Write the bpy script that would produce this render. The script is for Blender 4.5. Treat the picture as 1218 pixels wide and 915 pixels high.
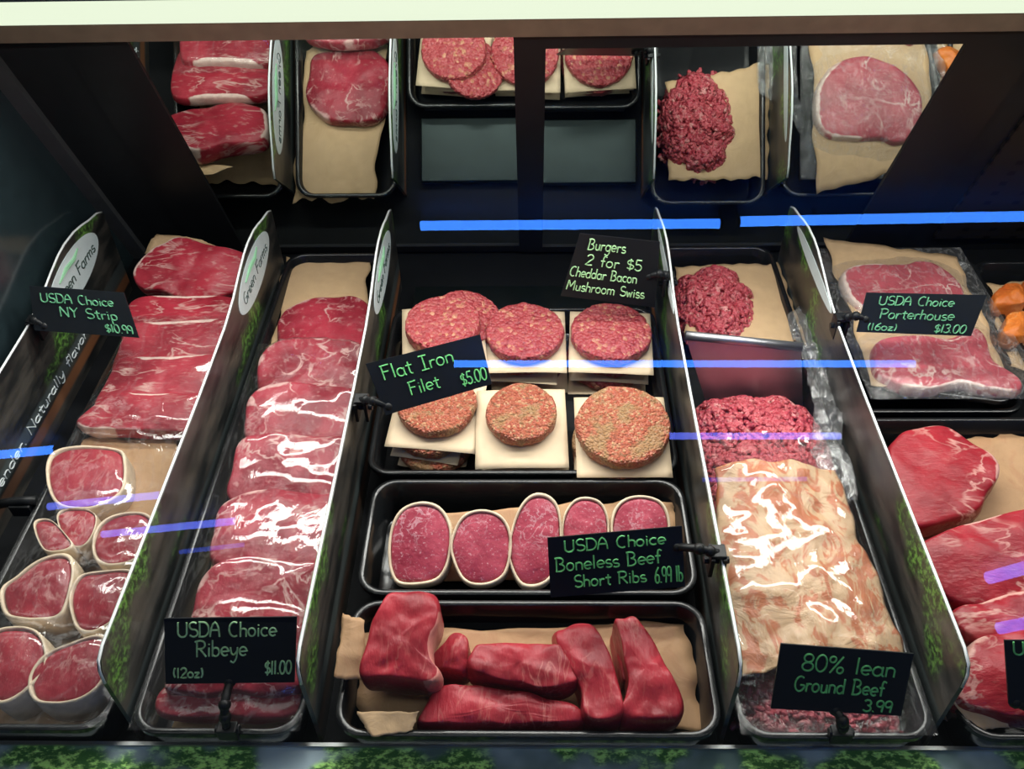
import bpy, bmesh, math, random
from mathutils import Vector, Matrix, noise
from mathutils.bvhtree import BVHTree
random.seed(7)
C = bpy.context.scene.collection
S = bpy.context.scene
for o in list(bpy.data.objects): bpy.data.objects.remove(o)

# ---------------------------------------------------------------- camera
W, H, F = 1218, 915, 1062.2
CAM = Vector((0, 0, 1.74))
def cam_axes(p, y, r):
    f = Vector((0, math.cos(p), -math.sin(p))); u = Vector((0, math.sin(p), math.cos(p))); R = Vector((1, 0, 0))
    Z = Matrix.Rotation(y, 3, 'Z')
    f, u, R = Z @ f, Z @ u, Z @ R
    return math.cos(r)*R + math.sin(r)*u, -math.sin(r)*R + math.cos(r)*u, f
AX_R, AX_U, AX_F = cam_axes(.7534, .0309, -.0243)
cd = bpy.data.cameras.new('camera'); cam = bpy.data.objects.new('camera', cd); C.objects.link(cam)
cd.sensor_width = 36; cd.lens = F*36/W; cd.clip_start = .02; cd.clip_end = 60
cam.matrix_world = Matrix(((AX_R.x, AX_U.x, -AX_F.x, CAM.x), (AX_R.y, AX_U.y, -AX_F.y, CAM.y), (AX_R.z, AX_U.z, -AX_F.z, CAM.z), (0, 0, 0, 1)))
S.camera = cam

# ---------------------------------------------------------------- world, lights, exposure
S.view_settings.view_transform = 'Standard'; S.view_settings.look = 'None'
S.view_settings.gamma = 1; S.view_settings.use_curve_mapping = False
S.view_settings.exposure = 0.0
w = bpy.data.worlds.new('world'); S.world = w; w.use_nodes = True
w.node_tree.nodes['Background'].inputs[0].default_value = (.75, .9, 1, 1)
w.node_tree.nodes['Background'].inputs[1].default_value = .03
def area(name, loc, direction, sx, sy, power, col):
    l = bpy.data.lights.new(name, 'AREA'); l.shape = 'RECTANGLE'; l.size = sx; l.size_y = sy; l.energy = power; l.color = col
    o = bpy.data.objects.new(name, l); C.objects.link(o); o.location = loc
    o.rotation_euler = Vector(direction).to_track_quat('-Z', 'Y').to_euler()
    return o
LIGHT_REAR = area('rear_case_light', (-.02, 1.05, 1.405), (0, -.93, -.37), 1.25, .08, 9, (1, .98, .93))
LIGHT_FRONT = area('front_case_light', (0, .86, 1.455), (0, -.35, -1), 2.3, .05, 11, (1, .97, .92))
LIGHT_SHOP_FILL = area('shop_fill_light', (0, -.1, 2.88), (0, .25, -.95), 3.0, .3, 6, (.95, 1, .98))  # unseen lamp added to brighten the ledge, tags and front faces

# ---------------------------------------------------------------- pixel helpers (to read places off the photograph)
def ray(px, py):
    return (AX_R*((px-W/2)/F) - AX_U*((py-H/2)/F) + AX_F)
def on_plane(px, py, P0, n):
    d = ray(px, py)
    return CAM + d*((P0-CAM).dot(n)/d.dot(n))
def at(px, py, z): return on_plane(px, py, Vector((0, 0, z)), Vector((0, 0, 1)))
DECK = .82; RIM = .885
LEAN = .4167
def mir(x, z, off=0):        # point on the leaning rear plane, pushed forward by off
    return Vector((x, 1.2543-(z-.97)*math.tan(LEAN)-off*math.cos(LEAN), z-off*math.sin(LEAN)))

# ---------------------------------------------------------------- object helpers
def mesh_obj(name, verts, faces, mat, parent=None, loc=(0, 0, 0), smooth=True, rot=None):
    me = bpy.data.meshes.new(name); me.from_pydata([tuple(v) for v in verts], [], faces); me.update()
    if smooth:
        for p in me.polygons: p.use_smooth = True
    if mat: me.materials.append(mat)
    o = bpy.data.objects.new(name, me); C.objects.link(o); o.location = loc
    if rot: o.rotation_euler = rot
    if parent: o.parent = parent
    return o
def bm_obj(name, bm, mat, parent=None, loc=(0, 0, 0), smooth=False):
    bmesh.ops.recalc_face_normals(bm, faces=bm.faces)
    me = bpy.data.meshes.new(name); bm.to_mesh(me); bm.free()
    if smooth:
        for p in me.polygons: p.use_smooth = True
    if mat: me.materials.append(mat)
    o = bpy.data.objects.new(name, me); C.objects.link(o); o.location = loc
    if parent: o.parent = parent
    return o
def tag(o, label, cat, group=None, kind=None):
    if label: o['label'] = label
    if cat: o['category'] = cat
    if group: o['group'] = group
    if kind: o['kind'] = kind
    return o
def thing(name, label, cat, loc=(0, 0, 0), group=None):
    o = bpy.data.objects.new(name, None); C.objects.link(o); o.location = loc; o.empty_display_size = .02
    return tag(o, label, cat, group)
def add_box(bm, lo, hi, bev=0):
    r = bmesh.ops.create_cube(bm, size=1)
    vs = r['verts']
    for v in vs:
        v.co = Vector([(lo[i]+hi[i])/2 + v.co[i]*(hi[i]-lo[i]) for i in range(3)])
    if bev:
        es = list({e for v in vs for e in v.link_edges})
        bmesh.ops.bevel(bm, geom=es, offset=bev, segments=2, affect='EDGES', profile=.6)
def add_hexa(bm, q, n, t):      # four corner points and a thickness behind them
    a = [bm.verts.new(p) for p in q]; b = [bm.verts.new(Vector(p)-n*t) for p in q]
    bm.faces.new(a); bm.faces.new(b[::-1])
    for i in range(4): bm.faces.new((a[i], b[i], b[(i+1) % 4], a[(i+1) % 4]))
def add_tube(bm, pts, r, seg=6, cap=True):
    pts = [Vector(p) for p in pts]; rings = []
    for i, p in enumerate(pts):
        t = (pts[min(i+1, len(pts)-1)]-pts[max(i-1, 0)])
        if t.length < 1e-9: t = Vector((0, 0, 1))
        t.normalize()
        a = t.cross(Vector((.13, .31, 1)) if abs(t.z) < .9 else Vector((1, .2, 0))).normalized(); b = t.cross(a)
        rr = r[i] if isinstance(r, (list, tuple)) else r
        rings.append([bm.verts.new(p+(a*math.cos(k*2*math.pi/seg)+b*math.sin(k*2*math.pi/seg))*rr) for k in range(seg)])
    for i in range(len(rings)-1):
        for k in range(seg):
            bm.faces.new((rings[i][k], rings[i][(k+1) % seg], rings[i+1][(k+1) % seg], rings[i+1][k]))
    if cap and len(rings) > 1:
        bm.faces.new(rings[0][::-1]); bm.faces.new(rings[-1])
def catmull(pts, closed, per):
    n = len(pts); out = []
    rng = n if closed else n-1
    for i in range(rng):
        if closed: p0, p1, p2, p3 = pts[i-1], pts[i], pts[(i+1) % n], pts[(i+2) % n]
        else: p0, p1, p2, p3 = pts[max(i-1, 0)], pts[i], pts[i+1], pts[min(i+2, n-1)]
        for k in range(per):
            t = k/per
            out.append(.5*((2*p1)+(p2-p0)*t+(2*p0-5*p1+4*p2-p3)*t*t+(3*p1-p0-3*p2+p3)*t**3))
    if not closed: out.append(pts[-1].copy())
    return out
def resample(pts, N):
    L = [0]; n = len(pts)
    for i in range(n): L.append(L[-1]+(pts[(i+1) % n]-pts[i]).length)
    out = []; j = 0
    for k in range(N):
        d = L[-1]*k/N
        while L[j+1] < d: j += 1
        t = (d-L[j])/max(1e-9, L[j+1]-L[j])
        out.append(pts[j].lerp(pts[(j+1) % n], t))
    return out
def nz(p, f, s): return noise.noise(Vector((p[0]*f+s*7.13, p[1]*f-s*3.7, p[2]*f+s*1.9)))

# ---------------------------------------------------------------- materials
def new_mat(name):
    m = bpy.data.materials.new(name); m.use_nodes = True
    return m, m.node_tree.nodes, m.node_tree.links, m.node_tree.nodes['Principled BSDF']
def plain(name, col, rough=.5, spec=.5, metal=0, noise_amt=.12, scale=40, coat=0):
    m, N, L, B = new_mat(name)
    B.inputs['Roughness'].default_value = rough; B.inputs['Specular IOR Level'].default_value = spec
    B.inputs['Metallic'].default_value = metal; B.inputs['Coat Weight'].default_value = coat
    tc = N.new('ShaderNodeTexCoord'); nt = N.new('ShaderNodeTexNoise'); nt.inputs['Scale'].default_value = scale; nt.inputs['Detail'].default_value = 4
    cr = N.new('ShaderNodeValToRGB')
    cr.color_ramp.elements[0].position = .3; cr.color_ramp.elements[1].position = .7
    cr.color_ramp.elements[0].color = (*[c*(1-noise_amt) for c in col], 1); cr.color_ramp.elements[1].color = (*[min(1, c*(1+noise_amt)) for c in col], 1)
    L.new(tc.outputs['Object'], nt.inputs['Vector']); L.new(nt.outputs['Fac'], cr.inputs['Fac']); L.new(cr.outputs['Color'], B.inputs['Base Color'])
    return m
def emit(name, col, strength):
    m, N, L, B = new_mat(name); N.remove(B)
    e = N.new('ShaderNodeEmission'); e.inputs[0].default_value = (*col, 1); e.inputs[1].default_value = strength
    L.new(e.outputs[0], N['Material Output'].inputs['Surface']); return m
def mixc(N, L, fac, a, b):
    x = N.new('ShaderNodeMix'); x.data_type = 'RGBA'
    if isinstance(fac, (int, float)): x.inputs[0].default_value = fac
    else: L.new(fac, x.inputs[0])
    for i, v in ((6, a), (7, b)):
        if isinstance(v, tuple): x.inputs[i].default_value = (*v, 1)
        else: L.new(v, x.inputs[i])
    return x.outputs[2]
def math_n(N, L, op, a, b=None, c=None, clamp=False):
    x = N.new('ShaderNodeMath'); x.operation = op; x.use_clamp = clamp
    for i, v in enumerate((a, b, c)):
        if v is None: continue
        if isinstance(v, (int, float)): x.inputs[i].default_value = v
        else: L.new(v, x.inputs[i])
    return x.outputs[0]
def maprange(N, L, v, a, b, c=0., d=1.):
    x = N.new('ShaderNodeMapRange'); x.interpolation_type = 'SMOOTHSTEP'
    L.new(v, x.inputs[0]); x.inputs[1].default_value = a; x.inputs[2].default_value = b; x.inputs[3].default_value = c; x.inputs[4].default_value = d
    return x.outputs[0]
def noise_n(N, L, vec, scale, detail=3, rough=.5, dist=0):
    n = N.new('ShaderNodeTexNoise'); n.inputs['Scale'].default_value = scale; n.inputs['Detail'].default_value = detail
    n.inputs['Roughness'].default_value = rough; n.inputs['Distortion'].default_value = dist; L.new(vec, n.inputs['Vector']); return n.outputs['Fac']
def mapping(N, L, vec, scale, rot=(0, 0, 0)):
    m = N.new('ShaderNodeMapping'); m.inputs['Scale'].default_value = scale; m.inputs['Rotation'].default_value = rot; L.new(vec, m.inputs['Vector']); return m.outputs[0]
def bump(N, L, B, h, strength, dist=.002):
    b = N.new('ShaderNodeBump'); b.inputs['Strength'].default_value = strength; b.inputs['Distance'].default_value = dist
    L.new(h, b.inputs['Height']); L.new(b.outputs[0], B.inputs['Normal'])

def meat_mat(name, red, dark, fat=(.78, .56, .49), marble=.5, stretch=(1, 1, 1), rot=(0, 0, 0), mscale=28, rough=.33, fine=.25):
    m, N, L, B = new_mat(name)
    tc = N.new('ShaderNodeTexCoord'); oi = N.new('ShaderNodeObjectInfo')
    off = N.new('ShaderNodeVectorMath'); off.operation = 'ADD'
    sc = N.new('ShaderNodeVectorMath'); sc.operation = 'SCALE'; sc.inputs[0].default_value = (7, 3, 5); L.new(oi.outputs['Random'], sc.inputs['Scale'])
    L.new(tc.outputs['Object'], off.inputs[0]); L.new(sc.outputs[0], off.inputs[1])
    v = off.outputs[0]; vs = mapping(N, L, v, stretch, rot)
    big = noise_n(N, L, v, 18, 3); col = mixc(N, L, maprange(N, L, big, .3, .7), dark, red)
    # fat seams: thin ridges of stretched noise
    r = noise_n(N, L, vs, mscale, 4, .55, .6)
    ridge = math_n(N, L, 'ABSOLUTE', math_n(N, L, 'SUBTRACT', r, .5))
    seam = maprange(N, L, ridge, 0, .035, 1, 0)
    gate = maprange(N, L, noise_n(N, L, v, 14, 2), .42, .62)
    seam = math_n(N, L, 'MULTIPLY', math_n(N, L, 'MULTIPLY', seam, gate), marble)
    flecks = maprange(N, L, noise_n(N, L, vs, mscale*5, 3, .6), .57, .72, 0, fine)
    f = math_n(N, L, 'MAXIMUM', seam, flecks)
    a = N.new('ShaderNodeAttribute'); a.attribute_name = 'fat'
    edge = math_n(N, L, 'ADD', a.outputs['Fac'], math_n(N, L, 'MULTIPLY', math_n(N, L, 'SUBTRACT', noise_n(N, L, v, 55, 3), .5), .9))
    edge = maprange(N, L, edge, .42, .62)
    f = math_n(N, L, 'MAXIMUM', f, edge, clamp=True)
    fatc = mixc(N, L, maprange(N, L, noise_n(N, L, v, 90, 3), .35, .65), tuple(c*.86 for c in fat), fat)
    L.new(mixc(N, L, f, col, fatc), B.inputs['Base Color'])
    B.inputs['Roughness'].default_value = rough; B.inputs['Specular IOR Level'].default_value = .28
    h = math_n(N, L, 'ADD', noise_n(N, L, vs, 160, 4, .6), math_n(N, L, 'MULTIPLY', noise_n(N, L, v, 45, 3), 1.5))
    bump(N, L, B, h, .55, .0016)
    return m
def mince_mat(name, a, b, fatc, dark, scale=260, thr=.62, tint=None, rough=.4):
    m, N, L, B = new_mat(name)
    tc = N.new('ShaderNodeTexCoord'); oi = N.new('ShaderNodeObjectInfo')
    off = N.new('ShaderNodeVectorMath'); off.operation = 'ADD'
    sc = N.new('ShaderNodeVectorMath'); sc.operation = 'SCALE'; sc.inputs[0].default_value = (7, 3, 5); L.new(oi.outputs['Random'], sc.inputs['Scale'])
    L.new(tc.outputs['Object'], off.inputs[0]); L.new(sc.outputs[0], off.inputs[1]); v = off.outputs[0]
    vo = N.new('ShaderNodeTexVoronoi'); vo.inputs['Scale'].default_value = scale; L.new(v, vo.inputs['Vector'])
    sep = N.new('ShaderNodeSeparateColor'); L.new(vo.outputs['Color'], sep.inputs[0])
    col = mixc(N, L, sep.outputs[0], a, b)
    col = mixc(N, L, maprange(N, L, sep.outputs[1], thr, thr+.25), col, fatc)
    col = mixc(N, L, maprange(N, L, noise_n(N, L, v, 120, 3), .56, .7, 0, .75), col, dark)
    if tint:
        col = mixc(N, L, maprange(N, L, noise_n(N, L, v, 30, 3), .48, .62, 0, .8), col, tint)
    L.new(col, B.inputs['Base Color']); B.inputs['Roughness'].default_value = rough
    h = math_n(N, L, 'SUBTRACT', noise_n(N, L, v, 200, 3), math_n(N, L, 'MULTIPLY', vo.outputs['Distance'], 1.2))
    bump(N, L, B, h, .9, .003)
    return m
def paper_mat(name, col, stain=None, amt=.0, rough=.6, crease=.5, sth=.5, ssc=22, sdist=.8):
    m, N, L, B = new_mat(name)
    tc = N.new('ShaderNodeTexCoord'); v = tc.outputs['Object']
    c = mixc(N, L, noise_n(N, L, v, 60, 4), tuple(x*.85 for x in col), tuple(min(1, x*1.12) for x in col))
    if stain: c = mixc(N, L, maprange(N, L, noise_n(N, L, mapping(N, L, v, (1, .6, 1)), ssc, 5, .65, sdist), sth, sth+.1, 0, amt), c, stain)
    L.new(c, B.inputs['Base Color']); B.inputs['Roughness'].default_value = rough; B.inputs['Specular IOR Level'].default_value = .3
    bump(N, L, B, noise_n(N, L, v, 24, 4, .55, .7), crease, .006)
    return m

M = {}
M['black'] = plain('black_plastic', (.009, .010, .011), .42, .25)
M['tray'] = plain('black_tray_plastic', (.008, .009, .010), .25, .4, coat=.2)
M['dark'] = plain('dark_enamel', (.010, .012, .013), .5, .25)
M['darkgrey'] = plain('dark_grey_trim', (.05, .053, .055), .5, .3)
M['deck'] = plain('black_deck', (.006, .007, .008), .65, .12)
M['plate'] = plain('dark_steel_plate', (.014, .022, .022), .3, .5, metal=.75)
M['alu'] = plain('aluminium', (.55, .58, .58), .35, .5, metal=1)
M['steel'] = plain('brushed_steel', (.45, .45, .47), .42, .5, metal=1, noise_amt=.05)
M['bronze'] = plain('bronze_rail', (.20, .145, .10), .4, .5, metal=.2)
M['white'] = plain('white_enamel', (.8, .82, .78), .4)
M['edge'] = plain('clear_acrylic_edge', (.8, .84, .84), .3, noise_amt=.05)
M['oval'] = plain('white_printed_label', (.64, .74, .75), .4, noise_amt=.06)
M['ink'] = plain('dark_green_ink', (.03, .06, .05), .5)
M['leafink'] = plain('pale_green_ink', (.25, .5, .3), .5)
M['whiteink'] = plain('white_ink', (.62, .68, .68), .5)
M['board'] = plain('chalkboard_black', (.008, .010, .012), .38, .4)
M['chalk'] = plain('green_chalk_marker', (.16, .62, .20), .6, noise_amt=.25, scale=200)
M['chalk_w'] = plain('pale_green_chalk_marker', (.42, .72, .36), .6, noise_amt=.25, scale=200)
M['chalk_dim'] = plain('faded_green_chalk_marker', (.10, .33, .17), .6, noise_amt=.4, scale=200)
M['lens'] = emit('cream_light_lens', (.85, .93, .72), 1.12)
M['blue'] = emit('blue_light_tube', (.045, .22, 1), 17)
M['violet'] = emit('violet_blue_light_tube', (.13, .18, 1), 9)
M['dimblue'] = emit('dim_blue_light_tube', (.05, .12, 1), 3)
M['strip'] = meat_mat('strip_steak_meat', (.42, .034, .054), (.25, .014, .026), marble=.6, stretch=(.5, 1.6, 1), rot=(0, 0, .4), mscale=24)
M['ribeye'] = meat_mat('ribeye_meat', (.36, .032, .052), (.20, .013, .024), fat=(.60, .36, .33), marble=1., mscale=22, fine=.36)
M['filet'] = meat_mat('filet_meat', (.38, .036, .052), (.24, .02, .032), marble=.25, stretch=(1, .6, 1), mscale=30, fine=.3)
M['flat'] = meat_mat('flat_iron_meat', (.38, .024, .038), (.17, .006, .013), fat=(.55, .20, .17), marble=.35, stretch=(1.6, .4, 1), rot=(0, 0, .5), mscale=34, fine=.14, rough=.4)
M['porter'] = meat_mat('porterhouse_meat', (.50, .065, .092), (.34, .03, .05), fat=(.85, .66, .58), marble=.8, mscale=20, fine=.25)
M['sirloin'] = meat_mat('sirloin_meat', (.38, .026, .038), (.22, .010, .018), fat=(.66, .36, .31), marble=.75, stretch=(.7, 1.4, 1), mscale=20, fine=.15)
M['short'] = meat_mat('short_rib_meat', (.42, .065, .10), (.28, .03, .055), fat=(.66, .40, .44), marble=.6, mscale=60, fine=.6)
M['fatring'] = plain('pale_fat', (.66, .53, .38), .45, noise_amt=.2, scale=60)
M['patty'] = mince_mat('raw_burger', (.34, .036, .045), (.41, .08, .082), (.54, .26, .15), (.22, .018, .025), 190, .80)
M['patty_s'] = mince_mat('seasoned_burger', (.37, .08, .045), (.42, .13, .072), (.50, .28, .15), (.18, .05, .025), 300, .72, tint=(.32, .20, .09))
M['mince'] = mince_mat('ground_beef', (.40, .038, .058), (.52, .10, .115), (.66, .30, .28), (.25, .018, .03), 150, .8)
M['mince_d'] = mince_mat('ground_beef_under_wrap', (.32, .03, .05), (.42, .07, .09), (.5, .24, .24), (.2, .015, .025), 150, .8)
M['kraft'] = paper_mat('brown_butcher_paper', (.44, .265, .14), (.36, .16, .09), .3)
M['kraft_l'] = paper_mat('light_butcher_paper', (.58, .395, .22), (.55, .36, .2), .3)
M['patty_paper'] = paper_mat('cream_patty_paper', (.70, .55, .37), None, 0, .6, .15)
M['peach'] = paper_mat('stained_peach_paper', (.56, .37, .22), (.45, .12, .05), .85, .38, 1., .47, 34, 1.6)
M['orange'] = meat_mat('orange_marinade', (.70, .20, .035), (.50, .10, .02), fat=(.8, .4, .15), marble=.6, mscale=30)

# printed face of the dividers: dark ground, grass patches, grey band, brown band
def divider_mat(k):
    m, N, L, B = new_mat('printed_divider_face')
    tc = N.new('ShaderNodeTexCoord'); v = tc.outputs['Object']
    sx = N.new('ShaderNodeSeparateXYZ'); L.new(v, sx.inputs[0]); y, z = sx.outputs[1], sx.outputs[2]
    streak = mapping(N, L, v, (1, .35, 1.3))
    base = mixc(N, L, maprange(N, L, noise_n(N, L, streak, 26, 4), .35, .7), (.012, .014, .014), (.075, .068, .058))
    g = maprange(N, L, noise_n(N, L, mapping(N, L, v, (1, 1, 1.2)), 120, 4, .7), .44, .62)
    patch = maprange(N, L, noise_n(N, L, mapping(N, L, v, (1, .8, 1.2)), 8+k*.3, 2), .54, .64)
    hi = maprange(N, L, z, .055, .09)
    green = mixc(N, L, g, (.02, .04, .015), (.15, .36, .06))
    col = mixc(N, L, math_n(N, L, 'MULTIPLY', math_n(N, L, 'MULTIPLY', patch, hi), .9), base, green)
    def band(a, b, s=.003): return math_n(N, L, 'MULTIPLY', maprange(N, L, z, a-s, a+s), maprange(N, L, z, b-s, b+s, 1, 0))
    far = maprange(N, L, y, -.1, .25)
    col = mixc(N, L, math_n(N, L, 'MULTIPLY', band(.042, .062), .8), col, (.06, .075, .075))
    col = mixc(N, L, math_n(N, L, 'MULTIPLY', band(.018, .036), math_n(N, L, 'MULTIPLY_ADD', far, .75, .2)), col, (.24, .095, .04))
    L.new(col, B.inputs['Base Color']); B.inputs['Roughness'].default_value = .3
    return m
def foliage_mat():
    m, N, L, B = new_mat('printed_foliage'); tc = N.new('ShaderNodeTexCoord'); v = tc.outputs['Object']
    a = mixc(N, L, maprange(N, L, noise_n(N, L, v, 9, 3), .4, .62), (.09, .15, .14), (.36, .46, .50))
    leaf = maprange(N, L, noise_n(N, L, mapping(N, L, v, (1, 1.6, 1)), 90, 5, .7), .45, .62)
    g = mixc(N, L, leaf, (.05, .16, .04), (.50, .90, .24))
    col = mixc(N, L, maprange(N, L, noise_n(N, L, v, 13, 2), .47, .56), a, g)
    L.new(col, B.inputs['Base Color']); B.inputs['Roughness'].default_value = .6; B.inputs['Specular IOR Level'].default_value = .15
    return m
def grille_mat():
    m, N, L, B = new_mat('perforated_grille'); tc = N.new('ShaderNodeTexCoord'); s = N.new('ShaderNodeSeparateXYZ'); L.new(tc.outputs['Object'], s.inputs[0])
    a = math_n(N, L, 'FRACT', math_n(N, L, 'MULTIPLY', s.outputs[0], 22.)); b = math_n(N, L, 'FRACT', math_n(N, L, 'MULTIPLY', s.outputs[2], 42.))
    h = math_n(N, L, 'MULTIPLY', math_n(N, L, 'LESS_THAN', a, .25), math_n(N, L, 'LESS_THAN', b, .4))
    L.new(mixc(N, L, h, (.018, .015, .012), (.001, .001, .001)), B.inputs['Base Color']); B.inputs['Roughness'].default_value = .5; B.inputs['Specular IOR Level'].default_value = .25
    return m
M['foliage'] = foliage_mat()
def mirror_mat(name, col, rough):
    m, N, L, B = new_mat(name); B.inputs['Metallic'].default_value = 1; B.inputs['Roughness'].default_value = rough
    tc = N.new('ShaderNodeTexCoord')
    L.new(mixc(N, L, noise_n(N, L, tc.outputs['Object'], 6, 2), tuple(c*.95 for c in col), col), B.inputs['Base Color']); return m
M['mirror'] = mirror_mat('mirror', (.80, .86, .82), .012)
M['darkglass'] = mirror_mat('dark_tinted_glass', (.10, .15, .16), .12)
def film_mat(name, base_fac, strength, scale, stretch, rot, white=.03, rough=.09):
    m, N, L, B = new_mat(name); N.remove(B); out = N['Material Output']
    tc = N.new('ShaderNodeTexCoord'); v = tc.outputs['Object']
    t = N.new('ShaderNodeBsdfTransparent'); t.inputs[0].default_value = (.97, .98, .98, 1)
    g = N.new('ShaderNodeBsdfGlossy'); g.inputs['Roughness'].default_value = rough
    d = N.new('ShaderNodeBsdfDiffuse'); d.inputs[0].default_value = (.9, .9, .9, 1)
    lw = N.new('ShaderNodeLayerWeight'); lw.inputs[0].default_value = .5
    n1 = noise_n(N, L, mapping(N, L, v, stretch, rot), scale, 5, .6, 1.2)
    ridge = math_n(N, L, 'ABSOLUTE', math_n(N, L, 'SUBTRACT', n1, .5))
    b = N.new('ShaderNodeBump'); b.inputs['Strength'].default_value = strength; b.inputs['Distance'].default_value = .006
    L.new(math_n(N, L, 'SUBTRACT', 0, ridge), b.inputs['Height'])
    L.new(b.outputs[0], g.inputs['Normal']); L.new(b.outputs[0], lw.inputs['Normal'])
    fac = math_n(N, L, 'MULTIPLY_ADD', math_n(N, L, 'POWER', lw.outputs['Facing'], 3.), .55, base_fac, clamp=True)
    m1 = N.new('ShaderNodeMixShader'); L.new(math_n(N, L, 'MULTIPLY', maprange(N, L, ridge, 0, .03, 1, .25), white), m1.inputs[0])
    L.new(t.outputs[0], m1.inputs[1]); L.new(d.outputs[0], m1.inputs[2])
    m2 = N.new('ShaderNodeMixShader'); L.new(fac, m2.inputs[0]); L.new(m1.outputs[0], m2.inputs[1]); L.new(g.outputs[0], m2.inputs[2])
    L.new(m2.outputs[0], out.inputs['Surface']); return m
M['film'] = film_mat('cling_film', .045, .19, 20, (1, .35, 1), (0, 0, .7), .05, .045)
M['film2'] = film_mat('crumpled_cling_film', .06, .9, 45, (1, .5, 1), (0, 0, -.6), .18)
def glass_mat():
    m, N, L, B = new_mat('clear_front_glass'); N.remove(B)
    t = N.new('ShaderNodeBsdfTransparent'); t.inputs[0].default_value = (.985, .995, .99, 1)
    g = N.new('ShaderNodeBsdfGlossy'); g.inputs['Roughness'].default_value = .004
    lw = N.new('ShaderNodeLayerWeight'); lw.inputs[0].default_value = .5
    fac = math_n(N, L, 'MULTIPLY_ADD', math_n(N, L, 'POWER', lw.outputs['Facing'], 5.), .5, .045, clamp=True)
    mx = N.new('ShaderNodeMixShader'); L.new(fac, mx.inputs[0]); L.new(t.outputs[0], mx.inputs[1]); L.new(g.outputs[0], mx.inputs[2])
    L.new(mx.outputs[0], N['Material Output'].inputs['Surface']); return m
M['glass'] = glass_mat()

# ---------------------------------------------------------------- the shop: floor and ceiling
bm = bmesh.new(); add_box(bm, (-6, -9, -.1), (6, 3, 0)); o = bm_obj('floor', bm, plain('grey_shop_floor', (.10, .10, .10), .5)); o['kind'] = 'structure'
bm = bmesh.new(); add_box(bm, (-6, -9, 3.0), (6, 3, 3.1)); o = bm_obj('ceiling', bm, plain('dark_shop_ceiling', (.03, .03, .035), .8)); o['kind'] = 'structure'

# ---------------------------------------------------------------- the display case
case = thing('display_case', 'long black refrigerated meat display case with mirrored rear doors and slanted front glass', 'display case', (0, .8, 0))
CL = Vector((0, .8, 0))
def part(name, bm, m, parent=case, smooth=False, label=None):
    bmesh.ops.translate(bm, verts=bm.verts, vec=-CL)
    if parent is not case: bmesh.ops.translate(bm, verts=bm.verts, vec=-Vector(parent.location))
    o = bm_obj(name, bm, m, parent, (0, 0, 0), smooth)
    if label: o['label'] = label
    return o
XL, XR = -.714, 1.15
bm = bmesh.new(); add_box(bm, (XL, .30, 0), (XR, 1.45, .80)); part('base_cabinet', bm, M['dark'])
bm = bmesh.new(); add_box(bm, (XL, .412, .80), (XR, 1.36, DECK)); part('deck', bm, M['deck'], label='black deck under the trays')
bm = bmesh.new(); add_box(bm, (XL, .30, .80), (XR, .4115, .848), .002); part('front_ledge', bm, M['foliage'], label='front ledge printed with green foliage')
bm = bmesh.new(); add_box(bm, (XL, .4085, .8485), (XR, .4125, .8515)); part('ledge_trim', bm, M['alu'])
LN = Vector((0, -math.cos(LEAN), -math.sin(LEAN)))
def rear_slab(x0, x1, z0, z1, off, t):
    bm = bmesh.new(); add_hexa(bm, [mir(x0, z0, off), mir(x1, z0, off), mir(x1, z1, off), mir(x0, z1, off)], LN, t); return bm
part('rear_panel', rear_slab(XL, XR, DECK, 1.47, -.004, .02), M['dark'])
def door(x0, x1, g0, g1, zt, off):
    f = rear_slab(x0, g0, .83, 1.32, off, .014)
    add_hexa(f, [mir(g1, .83, off), mir(x1, .83, off), mir(x1, 1.32, off), mir(g1, 1.32, off)], LN, .014)
    add_hexa(f, [mir(g0, .83, off), mir(g1, .83, off), mir(g1, .845, off), mir(g0, .845, off)], LN, .014)
    add_hexa(f, [mir(g0, zt, off), mir(g1, zt, off), mir(g1, 1.32, off), mir(g0, 1.32, off)], LN, .014)
    d = part('mirror_door', f, M['black'], label='sliding rear door with a mirror pane in a black frame')
    g = rear_slab(g0, g1, .845, zt, off-.003, .004)
    part('mirror_pane', g, M['mirror'], d, label='mirror pane')
door(-.597, -.020, -.510, -.0215, 1.312, .0)
door(-.022, .640, .0185, .545, 1.277, .003)
part('frame_post', rear_slab(-.714, -.688, DECK, 1.32, .006, .012), M['darkgrey'])
bm = rear_slab(.69, .93, .86, 1.30, .002, .008)
part('air_grille', bm, grille_mat(), label='dark brown perforated air grille')
bm = rear_slab(XL, XR, 1.304, 1.332, .012, .014); part('top_rail', bm, M['bronze'], label='bronze brown rail above the rear doors')
bm = rear_slab(XL, XR, 1.334, 1.366, .016, .02); part('light_lens', bm, M['lens'], label='cream lit lens of the case light')
bm = bmesh.new(); add_box(bm, (XL, .74, 1.485), (XR, 1.10, 1.52), .004); part('canopy', bm, M['darkgrey'])
bm = bmesh.new(); add_box(bm, (XL, .74, 1.475), (XR, .765, 1.50), .003); part('glass_top_rail', bm, M['alu'])
bm = bmesh.new(); add_box(bm, (XL-.03, .30, .80), (XL, 1.36, 1.50)); part('end_panel', bm, plain('glossy_end_panel', (.018, .03, .034), .16, .6), label='dark glossy left end panel')
bm = bmesh.new(); add_box(bm, (XR, .30, .80), (XR+.03, 1.36, 1.50)); part('end_panel', bm, M['dark'])
GE = math.radians(35); G0 = Vector((0, .335, .85)); GD = Vector((0, math.sin(GE), math.cos(GE))); GN = Vector((0, -math.cos(GE), math.sin(GE)))
GT = .768
bm = bmesh.new(); add_hexa(bm, [G0+Vector((x, 0, 0))+GD*t for x, t in ((XL, 0), (XR, 0), (XR, GT), (XL, GT))], GN, .005)
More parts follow.
